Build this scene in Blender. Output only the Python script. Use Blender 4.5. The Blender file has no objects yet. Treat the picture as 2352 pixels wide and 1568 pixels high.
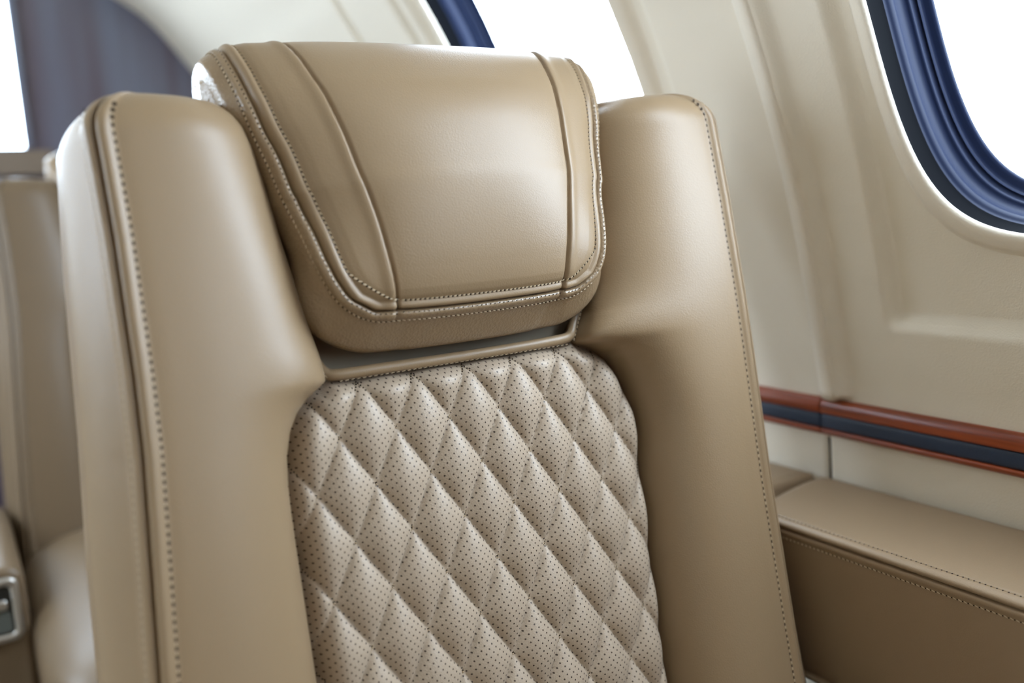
import bpy, math, random
import numpy as np
random.seed(4)
sc = bpy.context.scene
COL = sc.collection
EYE = 0.90                      # eye height above the cabin floor; heights below are relative to the eye
V3 = lambda *a: np.array(a, float)
def nrm(a): return a/np.linalg.norm(a)

# ---------------------------------------------------------------- camera
F = 2100.0
Yc = nrm(V3(-1316, -240, F)); Xc = V3(3424, -529, F); Xc = nrm(Xc-Yc*(Xc@Yc)); Zc = np.cross(Xc, Yc)
RC = np.array([Xc, Yc, Zc])
cd = bpy.data.cameras.new('camera'); cam = bpy.data.objects.new('camera', cd); COL.objects.link(cam)
from mathutils import Matrix, Vector
m = Matrix.Identity(4)
for i in range(3):
    m[i][0] = RC[i, 0]; m[i][1] = -RC[i, 1]; m[i][2] = -RC[i, 2]
m[2][3] = EYE
cam.matrix_world = m
cd.sensor_width = 36; cd.lens = F/2352*36; cd.clip_start = .02
cd.dof.use_dof = True; cd.dof.focus_distance = .665; cd.dof.aperture_fstop = 2.6
sc.camera = cam

# ---------------------------------------------------------------- materials
def mat(name, rgb, rough=.5, spec=.5, metal=0, coat=0, coat_rough=.1, sheen=0):
    M = bpy.data.materials.new(name); M.use_nodes = True
    b = M.node_tree.nodes['Principled BSDF']
    b.inputs['Base Color'].default_value = (*rgb, 1); b.inputs['Roughness'].default_value = rough
    b.inputs['Specular IOR Level'].default_value = spec; b.inputs['Metallic'].default_value = metal
    b.inputs['Coat Weight'].default_value = coat; b.inputs['Coat Roughness'].default_value = coat_rough
    if sheen: b.inputs['Sheen Weight'].default_value = sheen
    return M
def nd(M, t, **k):
    n = M.node_tree.nodes.new(t)
    for a, v in k.items(): setattr(n, a, v)
    return n
def lk(M, a, b): M.node_tree.links.new(a, b)
def grain(M, layers, dist=.001):
    """layers: (scale, strength, kind) stacked bumps"""
    tc = nd(M, 'ShaderNodeTexCoord'); prev = None
    for sc_, st, kind in layers:
        if kind == 'v':
            t = nd(M, 'ShaderNodeTexVoronoi'); t.feature = 'F1'; t.inputs['Scale'].default_value = sc_; out = t.outputs['Distance']
        else:
            t = nd(M, 'ShaderNodeTexNoise'); t.inputs['Scale'].default_value = sc_; t.inputs['Detail'].default_value = 1.5; out = t.outputs['Fac']
        lk(M, tc.outputs['Object'], t.inputs['Vector'])
        b = nd(M, 'ShaderNodeBump'); b.inputs['Strength'].default_value = st; b.inputs['Distance'].default_value = dist
        lk(M, out, b.inputs['Height'])
        if prev: lk(M, prev.outputs['Normal'], b.inputs['Normal'])
        prev = b
    lk(M, prev.outputs['Normal'], M.node_tree.nodes['Principled BSDF'].inputs['Normal'])
    return M
LEA = (.275, .188, .106)
leather = grain(mat('beige_leather', LEA, .40, .50), [(9, .30, 'n'), (55, .05, 'n'), (900, .09, 'v')])
leather_side = grain(mat('beige_leather_creased', LEA, .34, .8), [(12, .2, 'n'), (70, .16, 'n'), (520, .30, 'v')])
leather_arm = grain(mat('tan_leather', (.27, .185, .11), .45, .45), [(9, .2, 'n'), (900, .12, 'v')])
leather_rear = grain(mat('beige_leather_rear', (.28, .20, .125), .34, .5), [(12, .4, 'n'), (60, .15, 'n')])
thread = mat('tan_thread', (.50, .39, .26), .7, .3)
hole = mat('needle_hole', (.035, .022, .013), .8, .2)
recess_m = mat('recess_cloth', (.30, .25, .185), .7, .3)
cream = grain(mat('cream_leatherette', (.76, .69, .575), .55, .35), [(700, .22, 'v'), (30, .06, 'n')])
cream_trim = grain(mat('cream_trim_cloth', (.78, .71, .60), .6, .3), [(420, .15, 'v')])
navy = grain(mat('navy_leather', (.020, .032, .060), .45, .4), [(900, .15, 'v')])
navy_plastic = mat('navy_reveal', (.0042, .0090, .0290), .5, .15)
black = mat('black_gap', (.0012, .0016, .0026), .8, .04)
chrome = mat('satin_metal', (.55, .53, .50), .28, .5, metal=.9)
dark_plastic = mat('dark_panel', (.02, .02, .018), .3, .5)
grey_plastic = mat('grey_button', (.10, .11, .10), .35, .5)
carpet = grain(mat('beige_carpet', (.22, .17, .12), .95, .1), [(500, .8, 'n')], .003)
plinth = mat('grey_base', (.12, .11, .10), .6, .3)
brown_ledge = mat('brown_ledge', (.22, .17, .13), .5, .4)

wood = mat('mahogany', (.23, .045, .015), .36, .4, coat=.2, coat_rough=.15)
tc = nd(wood, 'ShaderNodeTexCoord'); mp = nd(wood, 'ShaderNodeMapping'); mp.inputs['Scale'].default_value = (160, 4, 260)
nt = nd(wood, 'ShaderNodeTexNoise'); nt.inputs['Scale'].default_value = 1; nt.inputs['Detail'].default_value = 5
cr = nd(wood, 'ShaderNodeValToRGB')
cr.color_ramp.elements[0].position = .3; cr.color_ramp.elements[0].color = (.13, .021, .006, 1)
cr.color_ramp.elements[1].position = .68; cr.color_ramp.elements[1].color = (.34, .066, .017, 1)
lk(wood, tc.outputs['Object'], mp.inputs['Vector']); lk(wood, mp.outputs['Vector'], nt.inputs['Vector']); lk(wood, nt.outputs['Fac'], cr.inputs['Fac'])
lk(wood, cr.outputs['Color'], wood.node_tree.nodes['Principled BSDF'].inputs['Base Color'])

bulk = mat('dark_bulkhead', (.055, .045, .075), .38, .5, coat=.5, coat_rough=.3)
tc = nd(bulk, 'ShaderNodeTexCoord'); mp = nd(bulk, 'ShaderNodeMapping'); mp.inputs['Scale'].default_value = (9, 1, .8)
nt = nd(bulk, 'ShaderNodeTexNoise'); nt.inputs['Scale'].default_value = 1; nt.inputs['Detail'].default_value = 3
cr = nd(bulk, 'ShaderNodeValToRGB')
cr.color_ramp.elements[0].position = .3; cr.color_ramp.elements[0].color = (.075, .035, .045, 1)
cr.color_ramp.elements[1].position = .7; cr.color_ramp.elements[1].color = (.16, .185, .27, 1)
lk(bulk, tc.outputs['Object'], mp.inputs['Vector']); lk(bulk, mp.outputs['Vector'], nt.inputs['Vector']); lk(bulk, nt.outputs['Fac'], cr.inputs['Fac'])
lk(bulk, cr.outputs['Color'], bulk.node_tree.nodes['Principled BSDF'].inputs['Base Color'])

glass = bpy.data.materials.new('window_glass'); glass.use_nodes = True
g = glass.node_tree; g.nodes.clear()
o_ = g.nodes.new('ShaderNodeOutputMaterial'); mx = g.nodes.new('ShaderNodeMixShader'); tr = g.nodes.new('ShaderNodeBsdfTransparent')
gl = g.nodes.new('ShaderNodeBsdfGlossy'); gl.inputs['Roughness'].default_value = .03
fr = g.nodes.new('ShaderNodeLayerWeight'); fr.inputs['Blend'].default_value = .5
pw_ = g.nodes.new('ShaderNodeMath'); pw_.operation = 'POWER'; pw_.inputs[1].default_value = 5
ml_ = g.nodes.new('ShaderNodeMath'); ml_.operation = 'MULTIPLY_ADD'; ml_.inputs[1].default_value = .5; ml_.inputs[2].default_value = .04
tr.inputs['Color'].default_value = (.97, .985, 1, 1)
g.links.new(fr.outputs['Facing'], pw_.inputs[0]); g.links.new(pw_.outputs[0], ml_.inputs[0]); g.links.new(ml_.outputs[0], mx.inputs[0])
g.links.new(tr.outputs[0], mx.inputs[1]); g.links.new(gl.outputs[0], mx.inputs[2]); g.links.new(mx.outputs[0], o_.inputs[0])

# perforated leather of the quilted panel: dots on a square lattice turned 45 degrees, laid out in metres in the UV map
perf = grain(mat('perforated_leather', (.47, .36, .25), .44, .45), [(300, .12, 'n'), (900, .15, 'v')])
uv = nd(perf, 'ShaderNodeUVMap'); uv.uv_map = 'metres'
mp = nd(perf, 'ShaderNodeMapping'); mp.inputs['Rotation'].default_value = (0, 0, math.radians(45)); mp.inputs['Scale'].default_value = (250, 250, 1)
lk(perf, uv.outputs['UV'], mp.inputs['Vector'])
sx = nd(perf, 'ShaderNodeSeparateXYZ'); lk(perf, mp.outputs['Vector'], sx.inputs[0])
def mth(op, a, b=None):
    n = nd(perf, 'ShaderNodeMath', operation=op)
    for i, x in enumerate((a, b)):
        if x is None: continue
        if isinstance(x, (int, float)): n.inputs[i].default_value = x
        else: lk(perf, x, n.inputs[i])
    return n.outputs[0]
dx = mth('SUBTRACT', mth('FRACT', sx.outputs['X']), .5); dy = mth('SUBTRACT', mth('FRACT', sx.outputs['Y']), .5)
rr = mth('SQRT', mth('ADD', mth('MULTIPLY', dx, dx), mth('MULTIPLY', dy, dy)))
mr = nd(perf, 'ShaderNodeMapRange'); mr.inputs['From Min'].default_value = .115; mr.inputs['From Max'].default_value = .19
lk(perf, rr, mr.inputs['Value'])
mc = nd(perf, 'ShaderNodeMix', data_type='RGBA'); mc.inputs[6].default_value = (.05, .03, .02, 1); mc.inputs[7].default_value = (.41, .322, .238, 1)
lk(perf, mr.outputs['Result'], mc.inputs[0]); lk(perf, mc.outputs[2], perf.node_tree.nodes['Principled BSDF'].inputs['Base Color'])

# ---------------------------------------------------------------- mesh helpers
def link(name, verts, faces, mats, parent=None, smooth=True, fm=None, fix=False):
    me = bpy.data.meshes.new(name); me.from_pydata([tuple(v) for v in verts], [], faces)
    if not isinstance(mats, (list, tuple)): mats = [mats]
    for M in mats: me.materials.append(M)
    if fm is not None: me.polygons.foreach_set('material_index', fm)
    me.polygons.foreach_set('use_smooth', [smooth]*len(me.polygons))
    if fix:
        import bmesh
        bm = bmesh.new(); bm.from_mesh(me); bmesh.ops.recalc_face_normals(bm, faces=bm.faces); bm.to_mesh(me); bm.free()
    me.update()
    o = bpy.data.objects.new(name, me); COL.objects.link(o)
    if parent: o.parent = parent
    return o
def tag(o, label, cat, group=None, kind=None):
    o['label'] = label; o['category'] = cat
    if group: o['group'] = group
    if kind: o['kind'] = kind
    return o
def grid_faces(nr, nc, closed=False, base=0):
    f = []
    for i in range(nr-1):
        for j in range(nc if closed else nc-1):
            k = (j+1) % nc
            f.append((base+i*nc+j, base+i*nc+k, base+(i+1)*nc+k, base+(i+1)*nc+j))
    return f
class MB:
    def __init__(s): s.v = []; s.f = []; s.fm = []
    def add(s, verts, faces, mi=0):
        b = len(s.v); s.v += [tuple(x) for x in verts]; s.f += [tuple(b+i for i in q) for q in faces]; s.fm += [mi]*len(faces)
    def loft(s, rings, cap=True, mi=0):
        nc = len(rings[0]); vs = [p for r in rings for p in r]; f = grid_faces(len(rings), nc, True)
        if cap: f += [tuple(reversed(range(nc))), tuple((len(rings)-1)*nc+j for j in range(nc))]
        s.add(vs, f, mi)
    def tube(s, path, r, n=10, mi=0, cap=True):
        path = [np.array(p, float) for p in path]; rings = []; up = None
        for i, p in enumerate(path):
            t = nrm(path[min(i+1, len(path)-1)]-path[max(i-1, 0)])
            if up is None: up = nrm(np.cross(t, V3(.3, .5, .81)))
            up = nrm(up-t*(up@t)); b = np.cross(t, up)
            rr_ = r[i] if hasattr(r, '__len__') else r
            rings.append([p+rr_*(math.cos(q)*up+math.sin(q)*b) for q in np.linspace(0, 2*math.pi, n, endpoint=False)])
        s.loft(rings, cap, mi)
    def box(s, lo, hi, mi=0, bev=0):
        x0, y0, z0 = lo; x1, y1, z1 = hi
        v = [(x0, y0, z0), (x1, y0, z0), (x1, y1, z0), (x0, y1, z0), (x0, y0, z1), (x1, y0, z1), (x1, y1, z1), (x0, y1, z1)]
        s.add(v, [(0, 3, 2, 1), (4, 5, 6, 7), (0, 1, 5, 4), (1, 2, 6, 5), (2, 3, 7, 6), (3, 0, 4, 7)], mi)
    def stitch(s, p, t, n, L, wd, mi=0):
        """one thread stitch: a small pinched lozenge at p along t, standing up along n"""
        b = np.cross(n, t); h = wd*.8
        v = [p-t*L/2, p+t*L/2, p-t*L*.25+b*wd/2, p+t*L*.25+b*wd/2, p+t*L*.25-b*wd/2, p-t*L*.25-b*wd/2, p-t*L*.22+n*h, p+t*L*.22+n*h]
        s.add(v, [(0, 2, 6), (2, 3, 7, 6), (3, 1, 7), (1, 4, 7), (4, 5, 6, 7), (5, 0, 6)], mi)
    def dot(s, p, t, n, r, mi=1):
        b = np.cross(n, t); v = [p+n*.00025]+[p+n*.0001+r*(math.cos(q)*t+math.sin(q)*b) for q in np.linspace(0, 2*math.pi, 7)[:-1]]
        s.add(v, [(0, 1+i, 1+(i+1) % 6) for i in range(6)], mi)
    def row(s, pts, nors, step, L, wd, holes=True, tilt=.25, hr=.0007, threads=True, lift=0):
        """a row of stitches along a polyline with normals"""
        pts = [np.array(p) for p in pts]; acc = 0.; nxt = step*.5
        for i in range(len(pts)-1):
            a, b = pts[i], pts[i+1]; d = np.linalg.norm(b-a)
            if d < 1e-9: continue
            while nxt <= acc+d:
                k = (nxt-acc)/d; p = a+(b-a)*k; n = nrm(nors[i]*(1-k)+nors[i+1]*k); t = nrm((b-a)-n*((b-a)@n)); p = p+n*lift
                bb = np.cross(n, t); tt = nrm(t+bb*tilt*(.8+.4*random.random()))
                if threads: s.stitch(p, tt, n, L*(.9+.2*random.random()), wd)
                if holes: s.dot(p+t*step*.5, t, n, hr)
                nxt += step
            acc += d
    def build(s, name, mats, parent=None, smooth=True, fix=False):
        return link(name, s.v, s.f, mats, parent, smooth, s.fm, fix)
def empty(name, loc):
    o = bpy.data.objects.new(name, None); o.empty_display_size = .1; o.location = loc; COL.objects.link(o); return o
ip = lambda x, xs, ys: float(np.interp(x, xs, ys))
def sstep(x, a, b):
    t = np.clip((x-a)/(b-a), 0, 1); return t*t*(3-2*t)
def spline(pts, n):
    """Catmull-Rom through pts, n samples per span"""
    P = [np.array(p, float) for p in pts]; P = [2*P[0]-P[1]]+P+[2*P[-1]-P[-2]]; out = []
    for i in range(1, len(P)-2):
        for k in range(n):
            t = k/n; a, b, c, d = P[i-1:i+3]
            out.append(.5*((2*b)+(c-a)*t+(2*a-5*b+4*c-d)*t*t+(3*b-a-3*c+d)*t**3))
    out.append(P[-2]); return np.array(out)

# ---------------------------------------------------------------- cabin shell
PROF = [(-.90, .60), (-.70, .655), (-.50, .70), (-.35, .716), (-.288, .7185), (-.21, .714), (-.157, .7045), (-.07, .686), (.01, .664), (.087, .636),
        (.16, .605), (.215, .577), (.25, .556), (.29, .531), (.334, .504), (.414, .441), (.462, .378), (.505, .30), (.53, .22), (.545, .12), (.55, 0)]
pc = spline([(x, z) for z, x in PROF], 24)
arc = np.concatenate([[0], np.cumsum(np.linalg.norm(np.diff(pc, axis=0), axis=1))])
def s_of_z(z): return float(np.interp(z, pc[:, 1], arc))
def wall_pt(s):
    x = np.interp(s, arc, pc[:, 0]); z = np.interp(s, arc, pc[:, 1])
    e = .004; tx = np.interp(s+e, arc, pc[:, 0])-np.interp(s-e, arc, pc[:, 0]); tz = np.interp(s+e, arc, pc[:, 1])-np.interp(s-e, arc, pc[:, 1])
    l = np.sqrt(tx*tx+tz*tz); return x, z, -tz/l, tx/l            # position and normal pointing into the cabin
WHW, SB = .163, s_of_z(-.049)
WHH = .235; SC = SB+WHH
WIN_Y = (.306, .911)
def sup(phi, off):
    c, s = math.cos(phi), math.sin(phi); n = 4.0
    return (abs(c)**(2/n)*(1 if c >= 0 else -1)*(WHW+off), abs(s)**(2/n)*(1 if s >= 0 else -1)*(WHH+off))
def in_win(dy, ds, off): return (abs(dy)/(WHW+off))**4.0+(abs(ds)/(WHH+off))**4.0 < 1
S_TOP = s_of_z(.462); S_LEDGE = s_of_z(-.126); S_RAIL = s_of_z(-.247)
def relief(y, s):
    """depth of the pressed relief of the side panels"""
    d = np.zeros_like(y)
    for wy in WIN_Y:
        m_ = sstep(y, wy-.212, wy-.199)*(1-sstep(y, wy+.191, wy+.204))*sstep(s, S_LEDGE-.006, S_LEDGE+.008)
        d -= .0115*m_
    d += .010*sstep(y, .552, .5665)*(y < .582)*(s > s_of_z(-.203))
    for jy in (.5875, 1.14, 1.29):
        d -= (.007*np.exp(-((y-jy)/.0022)**2) if jy < 1 else .014*np.exp(-((y-jy)/.0065)**2))*(s < S_RAIL if jy < 1 else 1)
    return d
def side_wall(name, sign, ys, ss, wins, label):
    Y, S = np.meshgrid(np.array(ys), np.array(ss), indexing='ij')
    x, z, nx, nz = wall_pt(S); d = relief(Y, S)
    X = (x+nx*d)*sign; Z = z+nz*d+EYE
    v = np.stack([X, Y, Z], -1).reshape(-1, 3); nr, nc = Y.shape; f = []
    for i in range(nr-1):
        for j in range(nc-1):
            cy = (ys[i]+ys[i+1])/2; cs = (ss[j]+ss[j+1])/2
            if any(in_win(cy-w, cs-SC, .013) for w in wins): continue
            a = i*nc+j; q = (a, a+nc, a+nc+1, a+1)
            f.append(q if sign < 0 else q[::-1])
    o = link(name, v, f, cream); tag(o, label, 'wall', kind='structure'); return o
fine = lambda a, b, st: list(np.arange(a, b, st))
ys = fine(-1.7, .05, .02)+fine(.05, .62, .0028)+fine(.62, 1.10, .0045)+fine(1.10, 1.32, .0025)+fine(1.32, 2.1, .01)+[2.1]
ss = fine(0, s_of_z(-.30), .03)+fine(s_of_z(-.30), s_of_z(.20), .0032)+fine(s_of_z(.2), S_TOP, .008)+[S_TOP]
ALLW = WIN_Y+(-.299, -.904)
LEFTW = (.911, 1.516)
side_wall('wall_right', 1, ys, ss, ALLW, 'cream padded cabin side wall with pressed window panels beside the seat')
ysl = fine(-1.7, 2.1, .012)+[2.1]; ssl = fine(0, S_TOP, .012)+[S_TOP]
side_wall('wall_left', -1, ysl, ssl, LEFTW, 'cream padded cabin side wall across the aisle')

# ceiling
th = np.linspace(S_TOP, arc[-1], 40); xx, zz, _, _ = wall_pt(th)
line = [(a, b) for a, b in zip(xx, zz)]; line = line+[(-a, b) for a, b in line[-2::-1]]
vs = [(a, y, b+EYE) for y in (-1.7, 2.1) for a, b in line]
tag(link('ceiling', vs, [q[::-1] for q in grid_faces(2, len(line))], cream), 'pale cream curved cabin ceiling', 'ceiling', kind='structure')
mb = MB(); mb.box((-.75, -1.7, -.03), (.75, 2.1, 0)); tag(mb.build('floor', carpet, smooth=False), 'beige carpeted cabin floor', 'floor', kind='structure')
# aft bulkhead with its bright opening
def plate(mb, rects, y0, y1, mi=0):
    for (x0, z0, x1, z1) in rects: mb.box((x0, y0, z0+EYE), (x1, y1, z1+EYE), mi)
mb = MB(); plate(mb, [(-.74, -.9, .74, .166), (-.74, .166, -.50, .60), (.173, .166, .74, .60), (-.50, .46, .185, .60)], 2.1, 2.13)
tag(mb.build('wall_back', bulk, smooth=False), 'dark mahogany bulkhead at the far end of the cabin', 'wall', kind='structure')
w3 = empty('window_6', (0, 2.1, .158+EYE)); tag(w3, 'bright opening in the dark bulkhead at the far end', 'window', kind='structure')
mb = MB(); plate(mb, [(-.51, .458-.158-EYE, .195, .470-.158-EYE), (-.51, -.892, -.496, .300-EYE), (.169, -.892, .183, .300-EYE)], -.012, .0)
mb.build('window_frame', bulk, w3, smooth=False)
mb = MB(); plate(mb, [(-.505, -.892, .185, .305-EYE)], .012, .016); mb.build('pane', glass, w3, smooth=False)
mb = MB(); mb.box((-.52, 2.06, .112+EYE), (.215, 2.0995, .158+EYE)); tag(mb.build('trim_5', brown_ledge, smooth=False), 'brown ledge below the bright opening in the bulkhead', 'trim', kind='structure')
# forward bulkhead, behind the photographer, with an open passage
mb = MB(); plate(mb, [(-.74, -.9, .74, .60)], -1.73, -1.7)
tag(mb.build('wall_front', wood, smooth=False), 'mahogany bulkhead behind the viewer', 'wall', kind='structure')

# windows
def window(idx, wy, sign, label, n=120, seen=True):
    sx_, sz_, _, _ = wall_pt(np.array(SC)); base = V3(sign*float(sx_), wy, float(sz_)+EYE)
    w = empty('window_%d' % idx, base); tag(w, label, 'window', kind='structure')
    def ring(off, d):
        out = []
        for k in range(n):
            dy, ds = sup(2*math.pi*(k+.5)/n, off); x, z, nx, nz = wall_pt(np.array(SC+ds))
            out.append(V3(sign*float(x+nx*d), wy+dy, float(z+nz*d)+EYE)-base)
        return out
    def sweep(name, prof, M):
        p = spline(prof, 3 if seen else 1); rings = [ring(o, d) for o, d in p]
        vs = [q for r in rings for q in r]; f = grid_faces(len(rings), n, True)
        return link(name, vs, f if sign < 0 else [q[::-1] for q in f], M, w)
    sweep('window_surround', [(.026, -.0145), (.020, -.0105), (.015, -.0050), (.010, -.0020), (.005, -.0002), (.0020, -.0006), (.0004, -.0022), (.0006, -.0042)], cream_trim)
    sweep('gasket', [(.0007, -.0040), (.0024, -.009), (.003, -.016), (.003, -.022), (.0022, -.0265)], black)
    sweep('reveal', [(.0024, -.0255), (.0018, -.0275), (.0002, -.030), (-.0004, -.033), (.0003, -.0365), (.0003, -.042), (-.0015, -.0455), (-.0035, -.047), (-.0042, -.049), (-.003, -.051), (-.005, -.0535), (-.0065, -.0535), (-.0065, -.057), (-.0125, -.061), (-.013, -.064)], navy_plastic)
    r0 = ring(-.008, -.0615); c = sum(r0)/n
    link('pane', r0+[c], [(i, (i+1) % n, n) for i in range(n)], glass, w)
    # daylight guide for the opening
    x, z, nx, nz = wall_pt(np.array(SC)); ld = bpy.data.lights.new('window_portal', 'AREA'); ld.shape = 'RECTANGLE'; ld.size = .36; ld.size_y = .42; ld.cycles.is_portal = True
    lo = bpy.data.objects.new('window_portal', ld); COL.objects.link(lo)
    lo.location = V3(sign*float(x-nx*.085), wy, float(z-nz*.085)+EYE)
    lo.rotation_euler = Vector((sign*float(nx), 0, float(nz))).to_track_quat('-Z', 'Z').to_euler()
window(1, WIN_Y[0], 1, 'near cabin window with a blue reveal, above the side ledge')
window(2, WIN_Y[1], 1, 'cabin window behind the seat headrest')
for k, (wy, nm) in enumerate(zip(LEFTW, ('opposite the row behind', 'nearest the dark bulkhead'))):
    window((3, 7)[k], wy, -1, 'cabin window across the aisle '+nm, 60, False)

window(4, ALLW[2], 1, 'cabin window behind the viewer on the seat side, nearer one', 60, False)
window(5, ALLW[3], 1, 'cabin window behind the viewer on the seat side, forward one', 60, False)

# joint welt between the two wall panels, wood rail, dark joint
def along(prof_yd, s0, s1, n, M, name, label):
    """strip swept up the wall: prof (y, height)"""
    rings = []
    for s in np.linspace(s0, s1, n):
        x, z, nx, nz = (float(q) for q in wall_pt(np.array(s)))
        rings.append([V3(x+nx*d, y, z+nz*d+EYE) for y, d in prof_yd])
    mb = MB(); mb.loft(rings); return tag(mb.build(name, M, fix=True), label, 'trim', kind='structure')
sp = list(spline([(.594, -.004), (.5925, .0005), (.590, .0035), (.584, .0085), (.577, .0118), (.571, .0125), (.5675, .0105), (.5660, .006), (.566, -.004)], 4))
along(sp, s_of_z(-.2045), S_TOP, 90, cream_trim, 'trim_3', 'cream padded welt over the wall joint between the two windows')
along([(.591, -.006), (.5915, -.0015), (.5895, .0005), (.5885, -.006)], s_of_z(-.40), s_of_z(-.246), 8, cream_trim, 'trim_6', 'thin cream lip beside the dark wall joint below the wood rail')
along([(.5895, -.009), (.5895, -.0035), (.5850, -.0035), (.5850, -.009)], s_of_z(-.40), s_of_z(-.246), 8, black, 'trim_4', 'narrow dark joint in the wall below the wood rail')
RX = .7165
def rail(idx, y0, y1, label):
    r = empty('trim_%d' % idx, (RX, y0, -.247+EYE)); tag(r, label, 'rail', 'wood and navy rails along the side wall', 'structure')
    def strip(name, prof, M, lb=None):
        p = spline(prof, 4); e = .0015; rings = []
        for y, k in ((y0, .0), (y0+.0004, .75), (y0+e, 1), (y1-e, 1), (y1-.0004, .75), (y1, .0)):
            rings.append([V3(-d+(1-k)*.0018, y-y0, z+.247) for d, z in p])
        mb = MB(); mb.loft(rings); o = mb.build(name, M, r, fix=True)
        if lb: o['label'] = lb
    strip('wood_strip', [(-.006, -.2065), (.004, -.2067), (.0085, -.2095), (.0105, -.2145), (.0103, -.2190), (.0092, -.2213), (.004, -.2218), (-.006, -.2218)], wood, 'upper red mahogany strip')
    strip('navy_inlay', [(-.006, -.2221), (.0055, -.2222), (.0083, -.2232), (.0090, -.2290), (.0085, -.2352), (.0055, -.2363), (-.006, -.2364)], navy, 'dark navy leather band')
    strip('wood_strip', [(-.006, -.2367), (.006, -.2367), (.0095, -.2378), (.0092, -.2405), (.0060, -.2432), (.0, -.2442), (-.006, -.2442)], wood, 'lower red mahogany strip')
rail(1, -.9, .5880, 'near length of red wood rail with a navy band, above the ledge')
rail(2, .5888, 2.1, 'far length of red wood rail with a navy band, behind the seat')

# ---------------------------------------------------------------- side ledges
def ledge(name, y0, endf, starty, label, far=False):
    """padded ledge along the wall; section (x, z) lofted along y to a slanted end"""
    zt = -.288; root = empty(name, (.655, (y0+.55)/2 if not far else .9, -.44+EYE)); tag(root, label, 'ledge', 'padded side ledges')
    org = np.array(root.location)
    sec = [(.7175, -.42), (.600, -.425), (.5945, -.420), (.5925, -.410), (.5915, -.37), (.5905, -.33), (.5898, -.306), (.5896, -.3020), (.5884, -.2995), (.5886, -.2966), (.5902, -.2956), (.5920, -.2951),
           (.5902, -.2943), (.5889, -.2930), (.5893, -.2905), (.5922, -.2886), (.5950, -.2880), (.5975, -.2882), (.601, -.2876), (.63, -.2868), (.67, -.2866), (.705, -.287), (.7155, -.2885), (.7185, -.293)]
    sec = [(min(x, float(wall_pt(np.array(s_of_z(z)))[0])-.0045), z) for x, z in spline(sec, 3)]; rings = []
    tt = [0, .1, .2, .3, .4, .5, .6, .7, .8, .88, .94, .97, .985, .993, .998, 1.0] if not far else [0, .002, .006, .012, .02, .03, .06, .1, .2, .4, .6, .8, 1]
    for t in tt:
        ring = []
        for x, z in sec:
            a, b = starty(x), endf(x); y = a+(b-a)*t
            e = (b-y) if not far else (y-a)
            dz = .004*(1-math.sqrt(max(0, 1-(1-min(e/.006, 1))**2))) if z > -.30 else 0
            dx = .006*(1-math.sqrt(max(0, 1-(1-min(e/.009, 1))**2))) if z < -.286 and x < .6 else 0
            ring.append(V3(x+dx, y, z-dz+EYE)-org)
        rings.append(ring)
    mb = MB(); mb.loft(rings); mb.build('cushion', leather_arm, root, fix=True)
    st = MB()
    ya, yb = starty(.59), endf(.59); P = lambda x, z: [V3(x, y, z+EYE)-org for y in np.linspace(ya+.004, yb-.004, 60)]
    st.row(P(.5963, -.2879), [V3(-.35, 0, .94)]*60, .0042, .0030, .0007, hr=.0007, tilt=.2)
    st.row(P(.5895, -.3030), [V3(-1, 0, -.05)]*60, .0042, .0034, .0009, hr=.0006, tilt=-.35)
    if far:
        xs = np.linspace(.60, .712, 40); st.row([V3(x, starty(x)+.013, -.2866+EYE)-org for x in xs], [V3(0, 0, 1)]*40, .004, .003, .0008, tilt=.2)
    st.build('stitching', [thread, hole], root, smooth=False)
    return root
endx = [.585, .5897, .602, .619, .644, .684, .711, .727]; endy = [.538, .549, .566, .5765, .5825, .5905, .5935, .593]
ledge('side_ledge', -.55, lambda x: ip(x, endx, endy), lambda x: -.55, 'tan leather padded ledge along the wall, right of the front seat')
ledge('side_ledge', .6, lambda x: 1.75, lambda x: ip(x, [.585, .641, .709, .73], [.592, .5955, .6015, .602]), 'tan leather padded ledge behind the front seat, past the dark wall joint', far=True)

# ---------------------------------------------------------------- the seat
TH = math.radians(11); S = V3(0, math.sin(TH), math.cos(TH)); N = V3(0, -math.cos(TH), math.sin(TH)); N0 = -.5436
UC = .316
seat = empty('cabin_seat', (UC, .40, 0)); tag(seat, 'beige leather cabin seat with quilted back and padded headrest, in front', 'seat', 'reclining leather cabin seats')
ORG = V3(UC, .40, -EYE)
def P(a, v, w): return V3(UC+a, 0, 0)+v*S+(N0+w)*N-ORG
def loc(a, v, w):  # arrays
    a, v, w = np.broadcast_arrays(a, v, w)
    return np.stack([a, v*S[1]+(N0+w)*N[1]-ORG[1], v*S[2]+(N0+w)*N[2]-ORG[2]], -1)

# outline of the quilted panel and of the channel for the headrest: half widths over height
GVL = [-.40, -.28, -.19, -.115, -.080, -.060, -.042, -.027, -.0155, -.007, -.001, .002, .006, .028, .05, .07, .10, .13, .156, .170, .178, .186, .20]
GWL = [.147, .1475, .1475, .147, .1468, .1463, .1445, .140, .1335, .125, .1150, .1115, .1115, .1140, .117, .120, .1255, .129, .133, .1370, .1420, .1500, .155]
GVR = [-.40, -.28, -.188, -.115, -.080, -.060, -.042, -.027, -.0164, -.008, -.004, -.001, .002, .006, .015, .0227, .04, .07, .10, .13, .156, .170, .178, .186, .20]
GWR = [.132, .1355, .1395, .1435, .1455, .145, .1405, .134, .1265, .116, .107, .0975, .0955, .0970, .104, .109, .114, .119, .1255, .129, .133, .1370, .1420, .1500, .155]
def G_of(v, sg): return ip(v, GVL, GWL) if sg < 0 else ip(v, GVR, GWR)
BV = [-.40, -.15, -.084, 0, .098, .164, .20]; BW = [.042, .0345, .030, .025, .0190, .0140, .011]
gs_ = np.linspace(-.42, .22, 321); kk = np.exp(-(np.arange(-60, 61)*.002/.055)**2); kk /= kk.sum()
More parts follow.
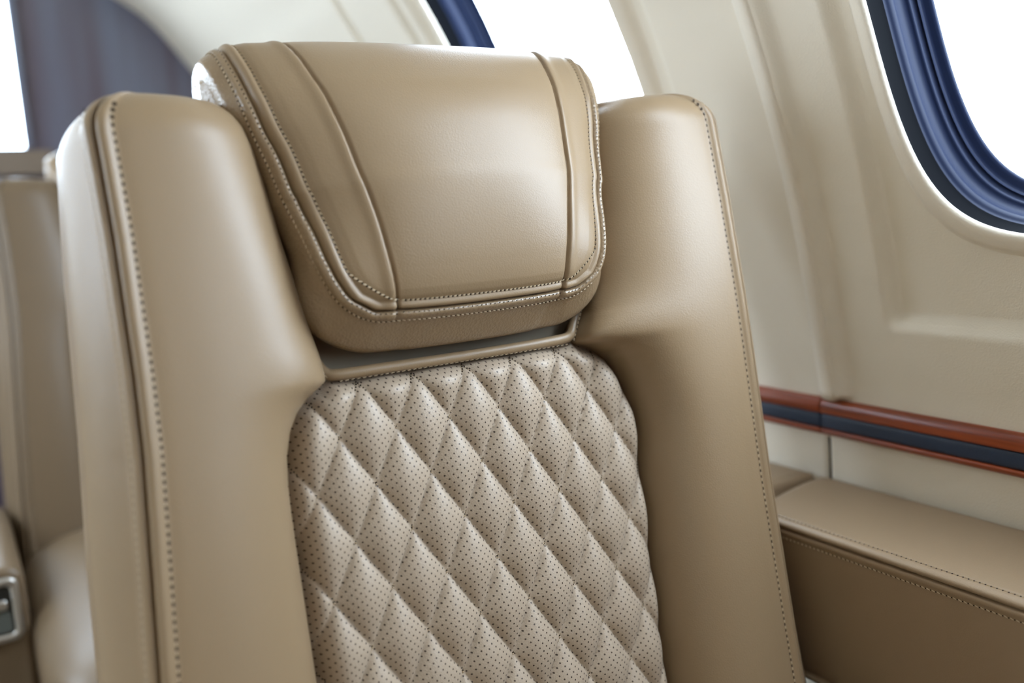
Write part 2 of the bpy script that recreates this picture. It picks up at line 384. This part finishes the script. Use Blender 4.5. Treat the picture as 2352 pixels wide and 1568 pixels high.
GSM = {-1: np.convolve(np.pad(np.interp(gs_, GVL, GWL), 60, mode='edge'), kk, 'valid'), 1: np.convolve(np.pad(np.interp(gs_, GVR, GWR), 60, mode='edge'), kk, 'valid')}
VTS = {-1: .1885, 1: .1915}
HV_ = [-.40, -.25, -.13, -.024, .02, .10, .17, .20]
HSL = [.262, .2540, .2450, .2368, .2352, .2345, .2360, .236]; HSR = [.231, .2300, .2310, .2350, .2362, .2362, .2345, .234]
OUTV = [-.40, -.152, -.084, -.007, .098, .164, .20]; OUTW = [.283, .2705, .267, .261, .2547, .249, .245]
RT = .030
def bol_sec(v, sg):
    VT = VTS[sg]; G = G_of(v, sg); HS = ip(v, HV_, HSL if sg < 0 else HSR); B = ip(v, OUTV, OUTW)-HS; d = 0
    if v > VT-RT: d = RT*(1-math.sqrt(max(0, 1-((v-VT+RT)/RT)**2)))
    wg = -.056+(.010 if sg < 0 else .024)*math.exp(-((v-.010)/.022)**2)
    q = [(G+.010, -.100), (G, -.085), (G-.001, -.070), (G, wg)]
    w0 = .0040 if sg < 0 else .0035; a1 = HS-.0125
    for k in range(1, 31):
        x = math.cos(math.pi/2*k/30)**.8 if k < 30 else 0.0
        Gx = G*x**2.5+float(np.interp(v, gs_, GSM[sg]))*(1-x**2.5); q.append((a1-(a1-Gx)*x, wg+(w0-wg)*(1-x**3.0)**(1/2.2)))
    i1 = len(q); q += [(HS-.0098, w0-.0004), (HS-.0076, w0+.0010), (HS-.0055, w0+.0022), (HS-.0034, w0+.0020), (HS-.0016, w0+.0004), (HS-.0008, w0-.0030), (HS-.0002, w0-.0056), (HS+.0004, w0-.0040),
                       (HS+.0014, w0-.0016), (HS+.0034, w0-.0024), (HS+.0052, w0-.0060), (HS+.0054, w0-.0084)]
    i2 = len(q); q += [(HS+.0048, w0-.0105)]
    for k in range(1, 11):
        t = k/10; q.append((HS+.0048+(B-.0048)*math.sin(t*math.pi/2), w0-.0105-.045*t))
    q += [(HS+B, -.068), (HS+B-.003, -.084), (HS+B-.012, -.102), (HS+B-.032, -.114), (HS-.06, -.118), (G+.03, -.118)]
    mid = (G+HS)/2; out = []
    for a, w in q:
        w2 = w-d*np.clip((w+.055)/.05, 0, 1)+d*np.clip((-.06-w)/.05, 0, 1)
        a2 = a-1.05*d*np.clip((a-mid)/(HS-mid), 0, 1.1)
        out.append((a2, w2))
    return out, i1, i2
def rows_v(VT):
    vb = fine(-.37, -.05, .010)+fine(-.05, .03, .0020)+fine(.03, .15, .007)
    vb += [VT-RT+RT*math.sin(t) for t in np.linspace(-.15, math.pi/2, 22)]; return sorted(set(round(x, 6) for x in vb))
for sg in (-1, 1):
    rings = []; r1 = []; r2 = []
    for v in rows_v(VTS[sg]):
        q, i1, i2 = bol_sec(v, sg); q = [(min(a, .2665), w) for a, w in q] if sg > 0 else q
        rings.append([P(sg*a, v, w) for a, w in q])
        if v < VTS[sg]-.012:
            r1.append(P(sg*q[i1][0], v, q[i1][1])); r2.append(P(sg*q[i2][0], v, q[i2][1]))
    mb = MB(); mb.loft(rings); b = mb.build('bolster', leather, seat, fix=True)
    b['label'] = 'padded side wing on the %s edge of the backrest' % ('aisle' if sg < 0 else 'wall')
    st = MB(); nf = nrm(N+V3(sg*.2, 0, 0)); nsd = nrm(V3(sg, 0, 0)+.25*N)
    st.row(r1, [nf]*len(r1), .0048, .0028, .0008, hr=.0014, tilt=0)
    st.row(r2, [nsd]*len(r2), .0048, .0028, .0008, hr=.0011, tilt=0)
    st.build('stitching', [thread, hole], b, smooth=False)

# back shell and recess
def rbox(ha, v0, v1, w0, w1, r=.03, nv=8):
    """rounded slab in seat coordinates"""
    rings = []
    def ringat(v, ins):
        out = []; a = ha-ins; wa, wb = w0+ins, w1-ins; rr_ = min(r, (wb-wa)/2-.0005)
        for cx, cw, q0 in ((a-rr_, wb-rr_, 0), (-a+rr_, wb-rr_, 90), (-a+rr_, wa+rr_, 180), (a-rr_, wa+rr_, 270)):
            for k in range(7):
                q = math.radians(q0+15*k); out.append(P(cx+rr_*math.cos(q), v, cw+rr_*math.sin(q)))
        return out
    rc = .02
    for t in np.linspace(0, math.pi/2, 6): rings.append(ringat(v0+rc*(1-math.sin(t)), rc*(1-math.cos(math.pi/2-t))*0+rc*(1-math.sin(t)) if 0 else rc*(1-math.sqrt(max(0, 1-(1-(1-math.sin(t)))**2)))))
    rings = [ringat(v0+rc*(1-math.cos(t)), rc*(1-math.sin(t))) for t in np.linspace(0, math.pi/2, 6)]
    rings += [ringat(v1-rc*(1-math.cos(t)), rc*(1-math.sin(t))) for t in np.linspace(math.pi/2, 0, 6)]
    return rings
mb = MB(); mb.loft(rbox(.232, -.37, .160, -.165, -.095)); mb.build('back_shell', leather, seat, fix=True)
mb = MB(); mb.loft(rbox(.150, -.06, .175, -.110, -.064, r=.004)); mb.build('recess_panel', recess_m, seat, fix=True)

# quilted panel
DU, DV, A0, V0 = .0408, .0350, -.0270, -.0368
PV0, PV1 = -.365, .0020
rowsv = np.concatenate([np.arange(PV0, -.03, .00135), np.arange(-.03, PV1, .0008), [PV1]]); tcol = np.linspace(-1, 1, 241)
hwl = np.interp(rowsv, GVL, GWL)-.0005; hwr = np.interp(rowsv, GVR, GWR)-.0005
hwl[-1] = .1065; hwl = np.where(rowsv > -.003, np.minimum(hwl, .1065+(PV1-rowsv)*1.9), hwl)
Am = np.where(tcol < 0, tcol, 0)[None, :]*hwl[:, None]+np.where(tcol > 0, tcol, 0)[None, :]*hwr[:, None]; Vm = np.repeat(rowsv[:, None], 241, 1)
bv = np.concatenate([rowsv, np.full(60, PV1), rowsv[::-1]]); ba = np.concatenate([-hwl, np.linspace(-hwl[-1], hwr[-1], 60), hwr[::-1]])
def border_d(a, v):
    best = np.full(a.shape, 9.)
    for k in range(0, len(bv)-1, 1):
        ax, ay, bx, by = ba[k], bv[k], ba[k+1], bv[k+1]; L2 = (bx-ax)**2+(by-ay)**2
        if L2 < 1e-12: continue
        t = np.clip(((a-ax)*(bx-ax)+(v-ay)*(by-ay))/L2, 0, 1); best = np.minimum(best, np.hypot(a-ax-t*(bx-ax), v-ay-t*(by-ay)))
    return best
D = border_d(Am, Vm)
def puff(a, v):
    p = (a-A0)/DU+(v-V0)/(2*DV); q = -(a-A0)/DU+(v-V0)/(2*DV)
    return (np.abs(np.sin(np.pi*p))*np.abs(np.sin(np.pi*q)))
def panel_w(a, v, d):
    pu = puff(a, v); h = .0088*pu**.5
    ed = np.exp(-(d/.0075)**1.6)
    return -.0425+h*(1-.75*ed)-.0125*ed+.004*(1-(a/.146)**2)
Wm = panel_w(Am, Vm, D)
vs = loc(Am, Vm, Wm).reshape(-1, 3)
qp = link('quilted_panel', vs, grid_faces(*Am.shape), perf, seat); qp['label'] = 'diamond quilted perforated leather centre panel'
me = qp.data; ul = me.uv_layers.new(name='metres'); li = np.empty(len(me.loops), int); me.loops.foreach_get('vertex_index', li)
uvs = np.stack([Am.ravel()[li], Vm.ravel()[li]], -1); ul.data.foreach_set('uv', uvs.ravel())
st = MB()
for fam in (1, -1):
    for k in range(-14, 15):
        pts = []
        for v in np.arange(PV0, PV1, .0012):
            # p = k or q = k
            a = A0+fam*DU*(k-(v-V0)/(2*DV))
            h = G_of(v, 1 if a > 0 else -1)-.003
            if abs(a) < h and v < PV1-.004: pts.append((a, v))
        if len(pts) < 6: continue
        aa = np.array(pts); dd = border_d(aa[:, 0], aa[:, 1]); ww = panel_w(aa[:, 0], aa[:, 1], dd)
        L = [x for x in loc(aa[:, 0], aa[:, 1], ww+.0003)]
        st.row(L, [N]*len(L), .0027, .0020, .0008, hr=.0007, tilt=.3)
st.build('stitching', [thread, hole], qp, smooth=False)

# piping along the top lip of the quilted panel and up the channel
path = [(-.1215, .075, -.052), (-.1185, .05, -.052), (-.1160, .028, -.052), (-.1125, .014, -.050), (-.1075, .0065, -.047), (-.100, .0048, -.0445), (-.08, .0045, -.0435), (-.04, .0040, -.0425), (0, .0038, -.0425)]
path = path+[(.04, .0040, -.0425), (.07, .0045, -.0435), (.0860, .0052, -.0445), (.0935, .0075, -.047), (.0995, .015, -.050), (.1060, .024, -.052), (.1125, .042, -.052), (.119, .07, -.052)]
pp = spline(path, 6); mb = MB(); mb.tube([P(*q) for q in pp], .0040, 12); lip = mb.build('piping', leather, seat)
st = MB(); aa = np.linspace(-.103, .088, 60); st.row([P(a, .0002, -.0405) for a in aa], [N]*60, .0042, .0026, .0006, hr=.0006, tilt=.2)
for sg in (-1, 1):
    st.row([P(sg*a, v, w+.0042) for a, v, w in (((.1090, .003, -.048), (.1125, .012, -.048), (.1148, .024, -.048), (.1165, .034, -.048)) if sg < 0 else ((.0925, .002, -.047), (.0965, .008, -.048), (.1015, .0165, -.049), (.1065, .026, -.049)))], [N]*4, .0036, .0028, .0008, hr=.0007)
st.build('stitching', [thread, hole], lip, smooth=False)

# headrest: front face swept over a side profile, bounded by a piped seam
hp = [(.0385, -.0050), (.050, .0020), (.07, .0085), (.098, .0130), (.12, .0138), (.134, .0115), (.155, .0075), (.172, .003), (.19, -.0045), (.203, -.0125), (.216, -.0220), (.2255, -.0310), (.2328, -.0410),
      (.2372, -.0530), (.2384, -.0660), (.2360, -.0800), (.230, -.0920), (.217, -.1000), (.195, -.104), (.16, -.104)]
hc = spline(hp, 10); hs = np.concatenate([[0], np.cumsum(np.linalg.norm(np.diff(hc, axis=0), axis=1))])
iv = np.argmax(hc[:, 0])                                             # top of the roll
def front_only(vs_, ys_, back):
    return np.array([ip(hc[i, 0], vs_, ys_) if i <= iv else back for i in range(len(hc))])
EW = front_only([.0385, .0405, .0457, .0559, .0702, .0886, .1099, .1337, .1537, .1698, .1867, .1999, .2146, .2225, .2300, .2384], [.0800, .0850, .0950, .1026, .1075, .1114, .1162, .1210, .1247, .1291, .1327, .1352, .1378, .1392, .1402, .1410], .141)
SW = front_only([.0385, .063, .08, .098, .117, .134, .156, .172, .189, .201, .216, .23, .2384], [.0655, .0686, .0717, .0745, .0784, .0815, .0849, .0878, .0910, .0941, .0968, .1000, .1025], .1035)
CR = front_only([.0385, .07, .11, .17, .225, .2384], [.003, .012, .026, .024, .010, .005], .005)
sm = lambda x: np.convolve(np.pad(x, 4, mode='edge'), np.ones(9)/9, 'valid')
SW, CR = sm(SW), sm(CR); EW[12:] = sm(EW)[12:]
nS = 260; sg_ = np.concatenate([np.linspace(0, .02, 26)[:-1], np.linspace(.02, hs[-1], nS)]); nT = 301
t = np.linspace(-1, 1, nT)
HA0 = -.0018
ew = np.interp(sg_, hs, EW); sw = np.interp(sg_, hs, SW); cr_ = np.interp(sg_, hs, CR)
pv = np.interp(sg_, hs, hc[:, 0]); pw = np.interp(sg_, hs, hc[:, 1])
tv = np.gradient(pv, sg_); tw = np.gradient(pw, sg_); l = np.hypot(tv, tw); nv_, nw_ = -tw/l, tv/l      # outward normal: tangent (v, w) turned
Ah = t[None, :]*ew[:, None]; Sh = np.repeat(sg_[:, None], nT, 1)
bb = np.stack([np.concatenate([np.linspace(0, ew[0], 20)[:-1], ew]), np.concatenate([np.zeros(19), sg_])], -1)
def hdist(a, s):
    a = np.abs(a); best = np.full(a.shape, 9.)
    for k in range(len(bb)-1):
        (ax, ay), (bx, by) = bb[k], bb[k+1]; L2 = (bx-ax)**2+(by-ay)**2
        if L2 < 1e-14: continue
        q = np.clip(((a-ax)*(bx-ax)+(s-ay)*(by-ay))/L2, 0, 1); best = np.minimum(best, np.hypot(a-ax-q*(bx-ax), s-ay-q*(by-ay)))
    return best
Dh = hdist(Ah, Sh)
def edge_prof(d): return np.interp(d, [0, .0008, .002, .0035, .005, .0065, .0075, .009, .011, .016, .03], [-.0034, -.0018, .0003, .0010, .0006, -.0004, -.0011, -.0006, 0, .0005, .0])
def face_off(a, s, d):
    r = np.abs(a)/np.interp(s, hs, EW); sws = np.interp(s, hs, SW)
    off = -np.interp(s, hs, CR)*r**3.2+edge_prof(d)
    x = np.abs(a)-sws; far_ = sstep(d, .0, .006)
    off -= .0028*np.exp(-(x/.0011)**2)+.0004*np.exp(-(x/.006)**2)*(x < 0)*1.2
    off += .0010*np.exp(-((x-.004)/.004)**2)
    off += .0016*np.clip(1-(a/sws)**2, 0, 1)*(1-sstep(s, .14, .20))
    return off
Oh = face_off(Ah, Sh, Dh)
HV = pv[:, None]+nv_[:, None]*Oh; HW_ = pw[:, None]+nw_[:, None]*Oh
hv = loc(Ah+HA0, HV, HW_); nr, nc = Ah.shape
head = link('headrest', hv.reshape(-1, 3), grid_faces(nr, nc), leather, seat); head['label'] = 'padded headrest rolled over the top of the backrest'
# border loop of the face: down the left side, along the bottom, up the right side
loop = [(i, 0) for i in range(nr-1, 0, -1)]+[(0, j) for j in range(nc)]+[(i, nc-1) for i in range(1, nr)]
keep = []; last = None
for (i, j) in loop:
    p = hv[i, j]
    if last is None or np.linalg.norm(p-last) > .0014: keep.append((i, j)); last = p
bp = np.array([hv[i, j] for i, j in keep])
def inner(i, j):
    ii = min(i+6, nr-1) if i < 8 else i; jj = j+8 if j < 8 else (j-8 if j > nc-9 else j)
    return hv[ii, jj]
tang = np.gradient(bp, axis=0); tang /= np.linalg.norm(tang, axis=1)[:, None]
outw = np.array([bp[k]-inner(*keep[k]) for k in range(len(keep))]); nloc = np.stack([0*np.array([i for i, _ in keep]), [nv_[i] for i, _ in keep], [nw_[i] for i, _ in keep]], -1)
nw3 = nloc[:, 1:2]*S[None, :]+nloc[:, 2:3]*N[None, :]
low = np.array([1-sstep(np.array(pv[i]), .045, .10) if sg_[i] < hs[iv] else 0. for i, _ in keep])
nw3 = nw3*(1-low)[:, None]+N[None, :]*low[:, None]; nw3 /= np.linalg.norm(nw3, axis=1)[:, None]
tflat = tang-(tang*nw3).sum(1)[:, None]*nw3; tflat /= np.linalg.norm(tflat, axis=1)[:, None]
perp = np.cross(tflat, nw3); perp *= np.sign((perp*outw).sum(1))[:, None]; outw = perp
ker = np.ones(9)/9
smv = lambda A, k: np.stack([np.convolve(np.pad(A[:, c], k, mode='edge'), np.ones(2*k+1)/(2*k+1), 'valid') for c in range(3)], -1)
bps = smv(bp, 5)
outw = smv(outw, 9); outw /= np.linalg.norm(outw, axis=1)[:, None]
nb = nw3
# how far the boxing swells: most under the bottom edge
bot = np.array([1-sstep(np.array(pv[i]), .045, .085) if sg_[i] < hs[iv] else 0. for i, _ in keep])
sid = np.array([sstep(np.array(pv[i]), .14, .232) if sg_[i] < hs[iv] else 1. for i, _ in keep])
BX = [(0, .0004), (.0010, -.0016), (.0028, -.0030), (.0046, -.0026), (.0060, -.0008), (.0068, .0016), (.0076, .0044), (.0090, .0090), (.0105, .017), (.0115, .025), (.0105, .034), (.007, .043), (.0, .052), (-.012, .058)]
rings_h = []
for al, be in spline(BX, 3):
    k = np.clip(be/.02, 0, 1); al = al*(1-sid)+sid*max(al, .0112*float(sstep(np.array(be), 0, .03)))
    extra = bot*(.0145*sstep(np.array(be), .002, .030))+sid*.003*sstep(np.array(be), .004, .02)+(1-bot)*(1-sid)*.002*k
    mixk = sstep(np.array(be), .0, .004)
    rings_h.append(bp*(1-float(mixk))+bps*float(mixk)+outw*(al+extra)[:, None]-nb*(be*(1-.7*sid))[:, None])
last_ = rings_h[-1]+ORG; lv, lw = last_@S, last_@N-N0            # close the band towards the core of the roll
edge_x = rings_h[-1][:, 0].copy(); near_ = sstep(lv, .13, .165)
core_x = np.where(np.abs(edge_x) > .09, np.sign(edge_x)*(np.abs(edge_x)*(1-near_)+.1585*near_), edge_x)
for q in (.3, .65, 1.0):
    qe = 1-(1-q)**2
    rings_h.append(np.array([P(0, lv[k]*(1-q)+min(lv[k], .205)*q, lw[k]*(1-q)-.060*q)+V3(edge_x[k]*(1-qe)+core_x[k]*qe, 0, 0) for k in range(len(bp))]))
vs = np.concatenate(rings_h); n_ = len(bp); f = [q[::-1] for q in grid_faces(len(rings_h), n_)]
bx = link('side_band', vs, f, leather_side, head)
st = MB()
# thread rows either side of the piped seam
def face_pt(a, s_):
    a, s_ = np.asarray(a, float), np.asarray(s_, float); o = face_off(a, s_, hdist(a, s_))
    v = np.interp(s_, sg_, pv)+np.interp(s_, sg_, nv_)*o; w = np.interp(s_, sg_, pw)+np.interp(s_, sg_, nw_)*o
    return loc(a+HA0, v, w)
def band_pt(d_in):
    half = np.stack([np.concatenate([np.linspace(0, ew[0]-d_in, 30), ew[30:]-d_in]), np.concatenate([np.full(30, d_in), sg_[30:]])], -1)
    half = half[(half[:, 1] >= d_in-1e-9)]
    # round the corner
    for _ in range(6): half[1:-1] = (half[:-2]+2*half[1:-1]+half[2:])/4
    lp = np.concatenate([np.stack([-half[::-1, 0], half[::-1, 1]], -1)[:-1], half])
    lp = lp[np.concatenate([[True], np.linalg.norm(np.diff(lp, axis=0), axis=1) > 2e-4])]
    A, B = lp[:, 0], lp[:, 1]; q = face_pt(A, B); e = .003
    n = np.cross(face_pt(A+e, B)-face_pt(A-e, B), face_pt(A, B+e)-face_pt(A, np.maximum(B-e, 0)))
    n /= np.linalg.norm(n, axis=1)[:, None]; out_ = np.array([P(0, .12, .0)-P(0, .12, -.06)])[0]
    cen = loc(0*A, np.full(A.shape, .15), np.full(A.shape, -.06)); n *= np.sign((n*(q-cen)).sum(1))[:, None]
    return list(q+n*.0002), list(n)
p1, n1 = band_pt(.0076); st.row(p1, n1, .0034, .0030, .0010, hr=.0008, tilt=.45)
def box_pt(m_):
    al, be = spline(BX, 3)[m_]; k = min(be/.02, 1)
    R_ = rings_h[m_]; return [r for r in R_], [nrm(outw[k]*.75+nb[k]*.65) for k in range(n_)]
p2, n2 = box_pt(17); st.row(p2, n2, .0036, .0032, .0010, hr=.0007, tilt=-.3)
p3, n3 = box_pt(6); st.row(p3, n3, .0036, .0012, .0005, hr=.0007, tilt=0, threads=False, lift=.0003)
st.build('stitching', [thread, hole], head, smooth=False)

# seat cushion, pedestal, aisle armrest with its control panel
def cushion(name, x0, x1, y0, y1, z0, z1, r, M, parent, crown=.012):
    """pillow-like rounded block, local seat coordinates"""
    nu, nv2 = 48, 40; vs = []
    for i in range(nv2+1):
        ph = -math.pi/2+math.pi*i/nv2
        for j in range(nu):
            q = 2*math.pi*j/nu
            n = 5.0; m5 = lambda c, e: (abs(c)**(2/e))*(1 if c >= 0 else -1)
            cx, cy, cz = m5(math.cos(ph), 5)*m5(math.cos(q), 7), m5(math.cos(ph), 5)*m5(math.sin(q), 7), m5(math.sin(ph), 4)
            z = (z0+z1)/2+(z1-z0)/2*cz+(crown*(1-cx*cx)*(1-cy*cy) if cz > 0 else 0)
            vs.append(((x0+x1)/2+(x1-x0)/2*cx, (y0+y1)/2+(y1-y0)/2*cy, z))
    return link(name, vs, grid_faces(nv2+1, nu, True), M, parent, fix=True)
Z = lambda z: z+EYE
cushion('seat_cushion', -.275, .262, -.42, .125, Z(-.555), Z(-.415), .05, leather_rear, seat, .03)
mb = MB(); mb.box((-.21, -.34, .10), (.21, .14, Z(-.552))); mb.box((-.15, -.25, 0), (.15, .10, .10)); mb.build('base', plinth, seat, smooth=False)
mb = MB()
def rrect(x0, x1, z0, z1, r, y):
    out = []
    for cx, cz, q0 in ((x1-r, z1-r, 0), (x0+r, z1-r, 90), (x0+r, z0+r, 180), (x1-r, z0+r, 270)):
        out += [V3(cx+r*math.cos(math.radians(q0+15*k)), y, cz+r*math.sin(math.radians(q0+15*k))) for k in range(7)]
    return out
AX0, AX1, AZ0, AZ1, AY0, AY1 = -.405, -.274, Z(-.62), Z(-.372), -.165, .13
rings = [rrect(AX0+i_, AX1-i_, AZ0+i_, AZ1-i_, .02, y) for y, i_ in ((AY0+.001, .010), (AY0, .007), (AY0+.003, .002), (AY0+.010, 0), (AY1-.012, 0), (AY1-.003, .003), (AY1, .010))]
mb.loft(rings); mb.box((AX0+.03, -.05, .0), (AX1-.03, .10, AZ0+.01)); ar = mb.build('armrest', leather_rear, seat, fix=True)
cp = bpy.data.objects.new('control_panel', None); cp.empty_display_size = .02; cp.parent = seat; COL.objects.link(cp)
mb = MB(); x0, x1, z0, z1 = -.372, -.2815, Z(-.457), Z(-.383)
ro = [rrect(x0, x1, z0, z1, .010, AY0+.0005), rrect(x0, x1, z0, z1, .010, AY0-.004), rrect(x0+.002, x1-.002, z0+.002, z1-.002, .009, AY0-.006), rrect(x0+.007, x1-.007, z0+.007, z1-.007, .006, AY0-.006), rrect(x0+.009, x1-.009, z0+.009, z1-.009, .005, AY0-.003)]
mb.loft(ro, cap=False); mb.build('bezel', chrome, cp)
mb = MB(); mb.loft([rrect(x0+.008, x1-.008, z0+.008, z1-.008, .005, AY0-.0002), rrect(x0+.008, x1-.008, z0+.008, z1-.008, .005, AY0-.0034)]); mb.build('face', dark_plastic, cp, smooth=False)
mb = MB(); mb.loft([rrect(x0+.015, x1-.013, z1-.036, z1-.024, .004, AY0-.0032), rrect(x0+.015, x1-.013, z1-.036, z1-.024, .004, AY0-.007), rrect(x0+.017, x1-.015, z1-.034, z1-.026, .003, AY0-.008)]); mb.build('button', chrome, cp)
mb = MB(); mb.loft([rrect(x0+.013, x1-.011, z0+.012, z0+.036, .004, AY0-.0032), rrect(x0+.013, x1-.011, z0+.012, z0+.036, .004, AY0-.0050)]); mb.build('button', grey_plastic, cp, smooth=False)

# the seat behind: a copy with its parts
def copy_tree(o, parent=None):
    c = o.copy(); COL.objects.link(c); c.parent = parent
    for ch in list(o.children): copy_tree(ch, c)
    return c
kids = list(seat.children)
s2 = seat.copy(); COL.objects.link(s2)
for ch in kids: copy_tree(ch, s2)
s2.location = V3(UC-.010, .40+.91, 0)
shade = grain(mat('shaded_leather', (.16, .110, .065), .40, .40), [(12, .4, 'n'), (60, .15, 'n')])  # same leather, darkened: the rear row's shade is put into the colour
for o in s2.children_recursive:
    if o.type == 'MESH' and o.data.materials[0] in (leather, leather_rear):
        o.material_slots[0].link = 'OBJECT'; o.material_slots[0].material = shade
s2['label'] = 'beige leather cabin seat with an aisle control panel, in the row behind'

# ---------------------------------------------------------------- light
wd = bpy.data.worlds.new('World'); sc.world = wd; wd.use_nodes = True
bgn = wd.node_tree.nodes['Background']; bgn.inputs['Color'].default_value = (.74, .87, 1, 1); bgn.inputs['Strength'].default_value = 16.5
def area(name, loc_, target, sx_, sy_, power, color, portal=False):
    ld = bpy.data.lights.new(name, 'AREA'); ld.shape = 'RECTANGLE'; ld.size = sx_; ld.size_y = sy_; ld.energy = power; ld.color = color
    o = bpy.data.objects.new(name, ld); COL.objects.link(o); o.location = loc_
    o.rotation_euler = (Vector(target)-Vector(loc_)).to_track_quat('-Z', 'Y').to_euler()
    if portal: ld.cycles.is_portal = True
    return o
area('bulkhead_portal', (-.16, 2.14, 1.21), (-.16, 0, 1.21), .68, .31, 1, (1, 1, 1), True)
area('ceiling_fill', (0, -.45, 1.42), (0, -.45, 0), .5, 1.2, .5, (1, .93, .85))  # soft fill added overhead behind the viewer, not a known cabin lamp
sc.view_settings.view_transform = 'Standard'; sc.view_settings.look = 'None'; sc.view_settings.exposure = 0
sc.cycles.max_bounces = 5; sc.cycles.diffuse_bounces = 3; sc.cycles.glossy_bounces = 2; sc.cycles.transmission_bounces = 2; sc.cycles.transparent_max_bounces = 6; sc.cycles.caustics_reflective = False; sc.cycles.caustics_refractive = False; sc.cycles.sample_clamp_indirect = 6
